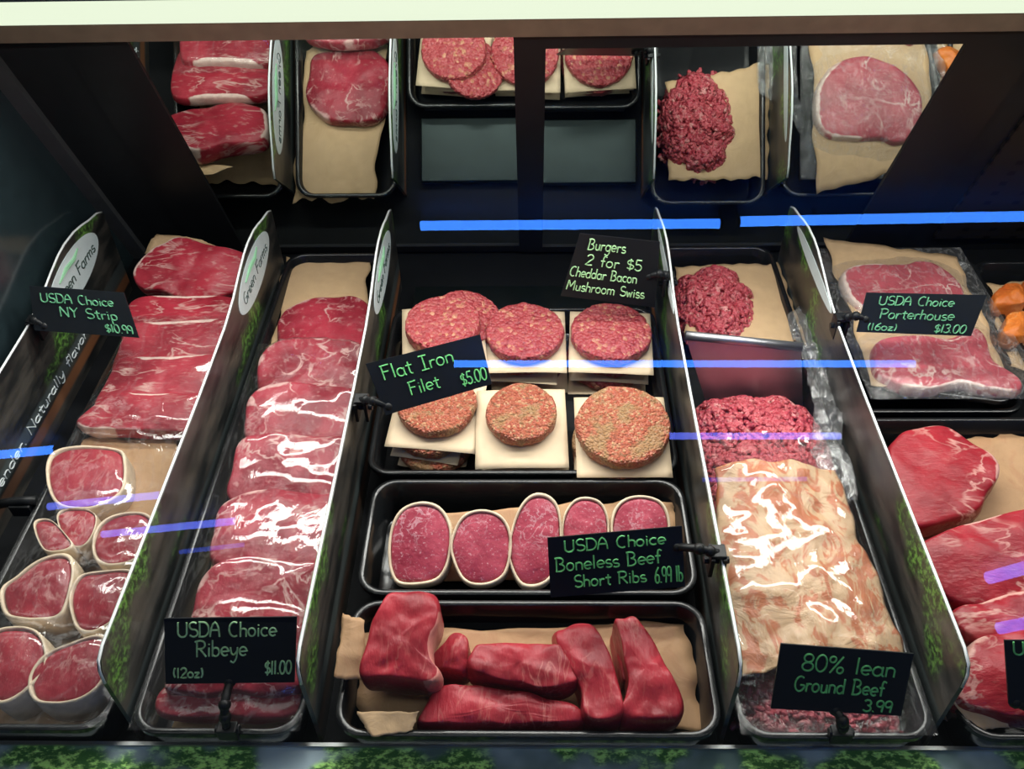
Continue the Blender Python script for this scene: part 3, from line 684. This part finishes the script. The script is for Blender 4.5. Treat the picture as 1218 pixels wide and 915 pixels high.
FI = [
 ([(426, 790), (434, 762), (446, 732), (458, 706), (487, 703), (514, 703), (523, 717), (521, 737), (513, 757), (515, 785), (525, 800), (516, 812), (490, 812), (450, 808), (428, 805)], .932, .22, .066, 'big thick block of beef at the left of the front tray', [(-70, 50, 1.1)]),
 ([(514, 780), (526, 763), (540, 752), (556, 760), (558, 780), (556, 797), (538, 798), (518, 795)], .900, .12, .045, 'small beef chunk beside the big block', None),
 ([(555, 790), (560, 772), (568, 765), (610, 764), (662, 767), (675, 780), (686, 800), (684, 812), (650, 818), (606, 810), (566, 803)], .906, .12, .042, 'middle beef piece lying crosswise with a pale seam', None),
 ([(496, 852), (508, 832), (524, 815), (560, 813), (600, 818), (645, 828), (688, 836), (696, 858), (640, 861), (560, 861), (498, 860)], .888, .08, .05, 'long beef strip along the front rim', None),
 ([(658, 750), (668, 744), (684, 737), (704, 741), (716, 762), (730, 790), (742, 835), (737, 855), (696, 855), (689, 822), (674, 785)], .905, .14, .05, 'slanting beef strip right of the middle piece', None),
 ([(728, 752), (738, 762), (748, 800), (738, 812), (734, 790)], .878, .12, .038, 'narrow sliver of beef between the two right strips', None),
 ([(729, 737), (738, 736), (750, 731), (770, 745), (790, 788), (811, 822), (807, 856), (742, 856), (745, 830), (749, 806), (738, 766)], .905, .14, .052, 'rightmost beef strip of the front tray', None),
]
for k, (p, z, s, t, lab, ft) in enumerate(FI):
    cut('flat_iron_piece', p, z, s, t, 'flat', lab, 'meat', g, ft, .08, .004, .0042, 38, 60+k, bulge=1.01)
g = 'short rib rounds in a row'
SR = [
 ([(464, 655), (468, 626), (480, 607), (502, 600), (522, 606), (534, 627), (534, 655), (527, 679), (512, 691), (478, 693), (467, 680)], .897, 'leftmost short rib round in the row'),
 ([(538, 655), (542, 632), (553, 615), (572, 609), (592, 614), (604, 630), (606, 655), (598, 683), (576, 694), (552, 688)], .897, 'second short rib round from the left'),
 ([(607, 665), (608, 640), (618, 608), (632, 592), (648, 591), (661, 602), (666, 625), (664, 660), (650, 690), (622, 694)], .899, 'tall middle short rib round beside the tag'),
 ([(670, 640), (672, 615), (683, 598), (698, 594), (714, 600), (722, 618), (722, 645), (714, 670), (696, 678), (678, 668)], .899, 'short rib round half hidden behind the left of the tag'),
 ([(729, 636), (731, 612), (742, 597), (762, 592), (784, 598), (794, 616), (794, 645), (784, 668), (760, 676), (738, 664)], .899, 'rightmost short rib round, mostly behind the tag'),
]
for k, (p, z, lab) in enumerate(SR):
    cut('short_rib_round', p, z, .55, .035, 'short', lab, 'meat', g, None, .1, .003, .0010, 60, 80+k, 56, ring=.075, bulge=1.0)

# ---------------------------------------------------------------- burgers
def patty_mesh(r, t, seed):
    out = [Vector((math.cos(a*2*math.pi/72), math.sin(a*2*math.pi/72)))*(r*(1+.03*nz((math.cos(a*2*math.pi/72), math.sin(a*2*math.pi/72), 0), 2.2, seed)+.012*nz((math.cos(a*2*math.pi/72), math.sin(a*2*math.pi/72), 0), 7, seed))) for a in range(72)]
    return slab_mesh(out, t, .0012, .0017, 130, seed, None, .1, 1.01)
STK = [  # pixel centre of the top patty, top height, radius, tilt, layers, material, words, turn of the papers
 ((526, 382), .930, .054, .10, 3, 'patty', 'back left', .10), ((624, 391), .914, .0565, .08, 3, 'patty', 'back middle', .0), ((727, 392), .914, .058, .08, 3, 'patty', 'back right', -.05),
 ((519, 476), .912, .053, .12, 3, 'patty_s', 'front left', -.10), ((620, 488), .917, .046, .16, 3, 'patty_s', 'front middle', .02), ((741, 503), .922, .060, .16, 3, 'patty_s', 'front right', .0)]
for si, (pc, zt, r, tilt, n, mt, where, turn) in enumerate(STK):
    P = at(pc[0], pc[1], zt); z0 = .846; step = (zt-z0)/n; th = tilt
    for k in range(n):
        lv = n-1-k
        top = z0+step*(k+1); jx = 0 if lv == 0 else random.uniform(-.006, .006)-.004*lv*(where == 'front left'); jy = 0 if lv == 0 else random.uniform(-.004, .002)-.013*lv*(where == 'front left')
        rr = r*(1 if lv == 0 else random.uniform(.97, 1.04)); t = step-.0055
        if where == 'front middle' and lv > 0: rr = .052
        V, Fc, Fv = patty_mesh(rr, t, si*9+k)
        yo = (top-zt)*math.tan(th)*-1
        loc = Vector((P.x+jx, P.y+jy, top+jy*math.tan(th)))
        word = 'top' if lv == 0 else ('middle' if (n == 3 and lv == 1) else 'bottom')
        o = mesh_obj('burger_patty', V, Fc, M[mt], loc=loc, rot=(th, 0, random.uniform(0, 6)*0)); set_fat(o, Fv)
        o.rotation_euler = (th, 0, 0)
        look = 'seasoned orange-pink' if mt == 'patty_s' else 'pink raw'
        tag(o, f'{look} burger patty, {word} of the {where} stack', 'burger patty', 'burger patties stacked on paper')
        # its square of paper
        hs = .060 if lv == 0 else (.046 if where == 'front left' else .056)
        V = []; Fc2 = []; G = 14
        for j in range(G+1):
            for i in range(G+1):
                u, v = (i/G-.5)*2*hs, (j/G-.5)*2*hs*1.05
                d = max(0, math.hypot(u, v)-rr*.96)
                V.append((u, v, -.0002+nz((u, v, 0), 22, si*5+k)*.0012*min(1, d*60)-d*.06))
        for j in range(G):
            for i in range(G): a = j*(G+1)+i; Fc2.append((a, a+1, a+G+2, a+G+1))
        tw = turn+random.uniform(-.08, .08)*(lv > 0)
        off = Matrix.Rotation(th, 3, 'X') @ Vector((0, -.004 if where != 'front middle' else -.012, -t-.0028))
        pp = mesh_obj('paper_square', V, Fc2, M['patty_paper'], loc=loc+off)
        pp.rotation_euler = (Matrix.Rotation(th, 3, 'X') @ Matrix.Rotation(tw, 3, 'Z')).to_euler()
        md = pp.modifiers.new('th', 'SOLIDIFY'); md.thickness = .0005
        tag(pp, f'cream paper square under the {word} patty of the {where} burger stack', 'paper', 'paper squares between patties')
# second patty leaning against the back left stack
P = at(556, 374, .918); V, Fc, Fv = patty_mesh(.050, .016, 77); o = mesh_obj('burger_patty', V, Fc, M['patty'], loc=P, rot=(.12, .22, 0)); set_fat(o, Fv)
tag(o, 'pink raw burger patty tucked behind the right of the back left stack', 'burger patty', 'burger patties stacked on paper')

# ---------------------------------------------------------------- ground beef
def mince_heap(name, c, ax, ay, h, nstr, mat, label, seed, power=.5, square=2., strand=(.0028, .0040), lump=.35, key=None):
    rnd = random.Random(seed)
    def height(u, v):
        d = (abs(u)**square+abs(v)**square)**(1/square)
        if d >= 1: return None
        hh = (1-d**2)**power*(1-lump*.5+lump*nz((u*ax, v*ay, 0), 34, seed)*1.3)
        return max(0, hh)*h
    V = []; Fc = []; NR, NA = 14, 44
    for r in range(NR+1):
        for a in range(NA):
            t = a*2*math.pi/NA; cu, su = math.cos(t), math.sin(t)
            k = 1/(abs(cu)**square+abs(su)**square)**(1/square)*(1+.07*nz((cu, su, 0), 3, seed)); s = (1-r/NR)*.999
            u, v = cu*k*s, su*k*s; hh = height(u*.985, v*.985) or 0
            V.append(Vector((u*ax, v*ay, hh-.002)))
    for r in range(NR):
        for a in range(NA): Fc.append((r*NA+a, r*NA+(a+1) % NA, (r+1)*NA+(a+1) % NA, (r+1)*NA+a))
    Fc.append(tuple(range(NA))[::-1]); Fc.append(tuple(NR*NA+a for a in range(NA)))
    bm = bmesh.new(); bv = [bm.verts.new(v) for v in V]
    for f in Fc:
        try: bm.faces.new([bv[i] for i in f])
        except Exception: pass
    for _ in range(nstr):
        while True:
            u, v = rnd.uniform(-1, 1), rnd.uniform(-1, 1); hh = height(u, v)
            if hh is not None: break
        p = Vector((u*ax, v*ay, hh+.001)); ang = rnd.uniform(0, 6.28); cur = rnd.uniform(-90, 90); L = rnd.uniform(.010, .024); pts = []; up = rnd.uniform(0, .25)
        for s in range(5):
            ang += cur*L/5
            nu, nv = p.x/ax, p.y/ay; h2 = height(nu, nv)
            p2 = Vector((p.x, p.y, (h2 if h2 is not None else 0)+.0012+up*.004*s)); pts.append(p2)
            p = p+Vector((math.cos(ang), math.sin(ang), 0))*(L/5)
        r = rnd.uniform(*strand); add_tube(bm, pts, [r*.75, r, r*1.05, r, r*.7], 6)
    if key:
        MEATS.setdefault(key, []).append(([v.co+Vector(c) for v in bm.verts], [tuple(v.index for v in f.verts) for f in bm.faces] if bm.verts.index_update() is None else []))
    o = bm_obj(name, bm, M[mat], loc=c, smooth=True)
    return tag(o, label, 'ground beef', None, 'stuff')
P = at(852, 352, .890)
mince_heap('ground_beef_heap', (P.x+.001, P.y+.004, .850), .064, .092, .058, 760, 'mince', 'loose heap of fresh ground beef at the back of its tray', 5, .5, 2.2, lump=.38)
mince_heap('ground_beef_heap', (.300, .760, .840), .089, .142, .062, 1500, 'mince', 'bed of ground beef in front of the steel plate', 6, .28, 4., lump=.15, key='G')
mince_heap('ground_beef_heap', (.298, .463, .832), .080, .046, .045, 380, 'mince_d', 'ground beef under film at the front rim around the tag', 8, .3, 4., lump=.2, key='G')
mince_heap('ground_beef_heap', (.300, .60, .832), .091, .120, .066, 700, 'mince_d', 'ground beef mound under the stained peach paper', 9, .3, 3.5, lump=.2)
# steel plate across the tray
e = thing('tray_partition', 'shiny steel plate with rolled top edge standing across the ground beef tray', 'partition', (.296, .922, .845))
q = [on_plane(838, 474, Vector((0, .922, .90)), Vector((0, -1, .16)).normalized()), on_plane(952, 474, Vector((0, .922, .90)), Vector((0, -1, .16)).normalized()), on_plane(953, 413, Vector((0, .922, .90)), Vector((0, -1, .16)).normalized()), on_plane(815, 399, Vector((0, .922, .90)), Vector((0, -1, .16)).normalized())]
nn = (q[1]-q[0]).cross(q[3]-q[0]).normalized(); b0 = Vector(e.location)
bm = bmesh.new(); dn = (q[0]-q[3]).normalized()*.02
add_hexa(bm, [q[0]-b0+dn, q[1]-b0+dn, q[2]-b0, q[3]-b0], nn, .0015); bm_obj('plate', bm, M['steel'], e)
bm = bmesh.new(); add_tube(bm, [q[3]-b0, q[2]-b0], .0065, 14); bm_obj('rolled_edge', bm, M['steel'], e, smooth=True)
# stained paper over the beef
def peach_paper():
    P = [at(864, 808, .888), at(1084, 796, .888), at(994, 560, .915), at(850, 556, .915)]
    o = sheet('stained_paper', P, 'peach', 'crumpled peach butcher paper with orange stains over the ground beef', 'paper', 60, 80, .007, 20, 21, .014, edge=.002)
    return o
pp = peach_paper()
MEATS.setdefault('G', []).append(([v.co+Vector(pp.location) for v in pp.data.vertices], [tuple(p.vertices) for p in pp.data.polygons]))

# ---------------------------------------------------------------- right side: porterhouse tray, sirloins, marinated meat
ft = tray(.475, .675, .87, 1.20, RIM+.001, .902, 'shallow black foam tray of porterhouse steaks set askew on the tray beneath', 'foam_tray', .025, rot=-.20, group='black meat trays')
sheet('paper_liner', [at(1041, 458, .9055), at(1204, 455, .9055), at(1140, 304, .9075), at(982, 282, .9075)], 'kraft_l', 'tan butcher paper under the two porterhouse steaks', amp=.002, seed=31)
g = 'porterhouse steaks on tan paper'
cut('porterhouse_steak', [(1002, 326), (1012, 316), (1039, 313), (1078, 313), (1091, 309), (1117, 314), (1141, 334), (1147, 352), (1130, 372), (1090, 384), (1050, 378), (1020, 362), (1005, 342)], .917, .04, .024, 'porter', 'rear porterhouse steak behind its price tag', 'steak', g, [(90, 250, .62)], .09, .003, .002, 40, 91, key='P')
cut('porterhouse_steak', [(1042, 408), (1065, 400), (1099, 399), (1130, 402), (1150, 392), (1164, 388), (1175, 402), (1183, 428), (1216, 450), (1209, 464), (1170, 460), (1143, 454), (1104, 462), (1065, 454), (1042, 440)], .919, .05, .024, 'porter', 'front porterhouse steak pointing right, wrapped in film', 'steak', g, [(200, 340, .66), (60, 110, .6), (-10, 20, .62)], .16, .003, .002, 40, 92, key='P')
g = 'big sirloin steaks at the lower right'
cut('sirloin_steak', [(1056, 540), (1066, 520), (1080, 510), (1127, 506), (1154, 526), (1186, 541), (1192, 559), (1176, 585), (1164, 608), (1120, 622), (1082, 624), (1062, 590)], .898, .10, .034, 'sirloin', 'rear sirloin steak just in front of the porterhouse tray', 'steak', g, [(-20, 40, .75)], .12, .006, .003, 26, 95)
cut('sirloin_steak', [(1092, 652), (1127, 630), (1184, 611), (1245, 603), (1275, 640), (1268, 715), (1200, 722), (1150, 720), (1118, 700)], .908, .16, .036, 'sirloin', 'large middle sirloin steak overlapping the one behind', 'steak', g, [(60, 140, .7)], .08, .006, .003, 26, 96)
cut('sirloin_steak', [(1132, 728), (1160, 716), (1200, 706), (1262, 708), (1270, 760), (1225, 772), (1170, 765), (1145, 752)], .900, .16, .03, 'sirloin', 'folded sirloin steak with pale seams in front of the large one', 'steak', g, [(20, 160, .7)], .25, .008, .004, 30, 97)
cut('sirloin_steak', [(1148, 776), (1172, 756), (1200, 750), (1262, 752), (1270, 850), (1215, 856), (1178, 848), (1140, 832), (1138, 806)], .905, .16, .036, 'sirloin', 'frontmost sirloin steak beside the cut-off tag at the right', 'steak', g, [(100, 200, .62)], .2, .008, .004, 28, 98)
sheet('paper_liner', [at(1095, 860, .836), at(1260, 860, .836), at(1240, 520, .862), at(1070, 520, .862)], 'kraft', 'brown paper lining the tray of sirloin steaks', amp=.003, seed=33)
sheet('paper_flap', [at(1160, 868, .882), at(1200, 866, .882), at(1190, 835, .895), at(1128, 828, .895)], 'kraft_l', 'curled paper corner at the front of the sirloin tray', 'paper', 12, 10, .004, 28, 35, edge=.0006)
sheet('paper_liner', [at(1200, 440, .868), at(1330, 440, .868), at(1290, 318, .875), at(1176, 340, .882)], 'kraft_l', 'tan paper under the orange marinated meat', amp=.003, seed=36)
g = 'orange marinated pieces at the right edge'
for k, (cx, cy, r, lab) in enumerate([(1203, 350, 20, 'orange marinated piece nearest the porterhouse tray'), (1212, 385, 20, 'orange marinated piece in front at the right edge of the photo'), (1240, 340, 22, 'orange marinated piece behind, past the edge of the photo')]):
    pts = [(cx+r*math.cos(a)*(1+.2*math.sin(3*a+k)), cy+r*.8*math.sin(a)*(1+.15*math.cos(2*a+k))) for a in [i*2*math.pi/10 for i in range(10)]]
    cut('marinated_piece', pts, .905, .1, .03, 'orange', lab, 'meat', g, None, .1, .008, .004, 50, 110+k)

# ---------------------------------------------------------------- cling film draped over the trays
def drape(key, x0, x1, y0, y1, zmin, mat, label, seed, step=.005, relax=40, off=.0022):
    V = []; Fs = []; b = 0
    for vs, fs in MEATS[key]:
        V += vs; Fs += [tuple(i+b for i in f) for f in fs]; b += len(vs)
    t = BVHTree.FromPolygons(V, Fs)
    nx, ny = int((x1-x0)/step), int((y1-y0)/step); Hh = [[zmin]*(nx+1) for _ in range(ny+1)]
    for j in range(ny+1):
        for i in range(nx+1):
            hit = t.ray_cast(Vector((x0+(x1-x0)*i/nx, y0+(y1-y0)*j/ny, 1.3)), Vector((0, 0, -1)))
            if hit[0] is not None: Hh[j][i] = max(zmin, hit[0].z+off)
    B = [r[:] for r in Hh]
    for _ in range(relax):
        A = [r[:] for r in B]
        for j in range(1, ny):
            for i in range(1, nx):
                B[j][i] = max(Hh[j][i], (A[j-1][i]+A[j+1][i]+A[j][i-1]+A[j][i+1])/4)
    cx, cy = (x0+x1)/2, (y0+y1)/2; vv = []
    for j in range(ny+1):
        for i in range(nx+1):
            x, y = x0+(x1-x0)*i/nx, y0+(y1-y0)*j/ny
            vv.append((x-cx, y-cy, B[j][i]-zmin+.0012*abs(nz((x, y, 0), 40, seed))))
    ff = [(j*(nx+1)+i, j*(nx+1)+i+1, (j+1)*(nx+1)+i+1, (j+1)*(nx+1)+i) for j in range(ny) for i in range(nx)]
    o = mesh_obj('cling_film', vv, ff, M[mat], loc=(cx, cy, zmin))
    return tag(o, label, 'plastic wrap', 'clear films over the trays')
drape('L', -.615, -.43, .41, 1.03, RIM+.001, 'film', 'clear film stretched over the filets and strip steaks', 1)
drape('R', -.405, -.232, .408, 1.00, RIM+.001, 'film', 'clear film over the ribeyes with a big light reflection', 2)
drape('G', .204, .396, .407, .80, RIM+.001, 'film', 'clear wrinkled film over the stained paper and front ground beef', 3)
drape('P', .45, .69, .86, 1.21, .904, 'film2', 'crumpled clear film around the porterhouse tray', 4)
sheet('film_bunch', [at(985, 600, .90), at(1020, 600, .90), at(985, 330, .905), at(940, 375, .89)], 'film2', 'bunched clear film along the right side of the ground beef', 'plastic wrap', 16, 50, .012, 40, 44)

# ---------------------------------------------------------------- price tags
def price_tag(quad, anchor_px, z0, lean, lines, label, clip, mat='chalk', grp='black chalk price tags', arm=None):
    """quad TL,TR,BR,BL; the board stands on a plane leaning back by lean from the horizontal"""
    P0 = at(*anchor_px, z0); a = math.radians(lean); n = Vector((0, -math.sin(a), math.cos(a)))
    Q = [on_plane(p[0], p[1], P0, n) for p in quad]
    kind, cpx, cz = clip
    base = at(*cpx, cz)
    e = thing('price_tag', label, 'price tag', base, grp)
    bm = bmesh.new(); add_hexa(bm, [p-base for p in Q], n, .002); bm_obj('board', bm, M['board'], e)
    def fn(u, v):
        p = Q[3].lerp(Q[2], u).lerp(Q[0].lerp(Q[1], u), v); return p-base+n*.0006
    bm = bmesh.new()
    for ln in lines:
        t, u0, u1, v, h = ln[:5]; write(bm, t, fn, u0, u1, v, h, ln[5] if len(ln) > 5 else .00095)
    bm_obj('lettering', bm, M[mat], e)['label'] = 'green handwriting'
    # clip and arm
    tgt = (on_plane(arm[0], arm[1], P0, n) if arm else P0)-base
    bm = bmesh.new()
    if kind == 'divider':
        for s in (-1, 1):
            add_box(bm, (s*.0062-.0022, -.011, -.022), (s*.0062+.0022, .011, .007), .001)
        add_box(bm, (-.008, -.008, .0045), (.008, .008, .010), .001)
        add_tube(bm, [(-.013, 0, -.006), (.013, 0, -.006)], .004, 8)
    else:
        add_box(bm, (-.010, -.006, -.012), (.010, .006, .006), .0015)
        add_tube(bm, [(-.012, 0, .001), (.012, 0, .001)], .0042, 8)
    bm_obj('clip', bm, M['black'], e)
    bm = bmesh.new(); s0 = Vector((0, 0, .006)); mid = (s0+tgt)/2+Vector((0, -.004, .008))
    back = -n*.004
    pts = catmull([s0, mid, tgt+back], False, 6)
    add_tube(bm, pts, .0045, 8)
    for p in (pts[3], pts[6], pts[-1]):
        bmesh.ops.create_icosphere(bm, subdivisions=2, radius=.0064, matrix=Matrix.Translation(p))
    bm_obj('arm', bm, M['black'], e, smooth=True)
    return e
price_tag([(35, 340), (147, 348), (165, 402), (41, 393)], (45, 392), .982, 55, [('USDA Choice', .10, .86, .66, .20), ('NY Strip', .28, .86, .36, .22), ('$10.99', .70, .97, .08, .18)], 'price tag for NY strip clipped to the leftmost divider', ('divider', (42, 385), .972), 'chalk_dim', arm=(52, 388))
price_tag([(195, 736), (353, 734), (350, 812), (197, 814)], (272, 813), .920, 58, [('USDA Choice', .10, .86, .72, .22), ('Ribeye', .24, .64, .42, .24), ('(12oz)', .06, .30, .10, .15), ('$11.00', .77, .98, .14, .20)], 'price tag for ribeye standing upright at the front of the ribeye tray', ('rim', (271, 868), .889), 'chalk_w')
price_tag([(435, 433), (571, 398), (585, 457), (459, 494)], (459, 492), .982, 55, [('Flat Iron', .10, .74, .62, .27), ('Filet', .28, .56, .22, .25), ('$5.00', .74, .98, .12, .24)], 'tilted price tag for flat iron filet clipped to the divider left of the burgers', ('divider', (430, 480), .972), arm=(462, 484))
price_tag([(690, 278), (785, 288), (779, 366), (667, 352)], (777, 340), .975, 80, [('Burgers', .14, .60, .78, .16), ('2 for $5', .16, .82, .54, .16), ('Cheddar Bacon', .02, .78, .34, .15), ('Mushroom Swiss', .03, .88, .12, .15)], 'price tag reading burgers at the back right of the burger tray', ('divider', (795, 333), .980), 'chalk_w', arm=(772, 330))
price_tag([(651, 640), (811, 626), (815, 698), (655, 711)], (812, 680), .955, 56, [('USDA Choice', .12, .88, .74, .19), ('Boneless Beef', .05, .84, .43, .22), ('Short Ribs', .18, .72, .14, .20), ('6.99 lb', .78, .99, .10, .26)], 'price tag for boneless beef short ribs in front of the short rib rounds', ('divider', (853, 662), .972), arm=(806, 652))
price_tag([(929, 766), (1087, 778), (1072, 852), (917, 843)], (995, 847), .918, 58, [('80% lean', .18, .90, .62, .26), ('Ground Beef', .15, .84, .30, .23), ('3.99', .70, .92, .05, .18)], 'price tag reading 80% lean ground beef at the front of its tray', ('rim', (1000, 872), .889))
price_tag([(1031, 348), (1174, 351), (1155, 400), (1019, 395)], (1022, 390), .985, 55, [('USDA Choice', .12, .76, .70, .22), ('Porterhouse', .16, .80, .36, .24), ('(16oz)', .08, .34, .06, .18), ('$13.00', .66, .94, .06, .20)], 'price tag for porterhouse clipped to the divider at the right', ('divider', (1000, 383), .975), 'chalk_dim', arm=(1030, 380))
price_tag([(1195, 762), (1345, 762), (1350, 838), (1200, 838)], (1210, 838), .930, 58, [('USDA Choice', .06, .9, .78, .2)], 'price tag cut off by the right edge above the sirloin steaks', ('rim', (1270, 872), .889))
# bare clip on the left tray rim
P = at(26, 601, RIM); e = thing('tag_clip', 'black empty tag clip on the left rim of the left tray', 'clip', P)
bm = bmesh.new(); add_box(bm, (-.012, -.009, -.012), (.014, .009, .006), .002); bm_obj('clip_jaw', bm, M['black'], e)
bm = bmesh.new(); add_tube(bm, [(-.026, -.002, .004), (-.012, 0, .006), (.004, 0, .008), (.020, .002, .007)], .006, 8); bm_obj('clip_lever', bm, M['black'], e, smooth=True)
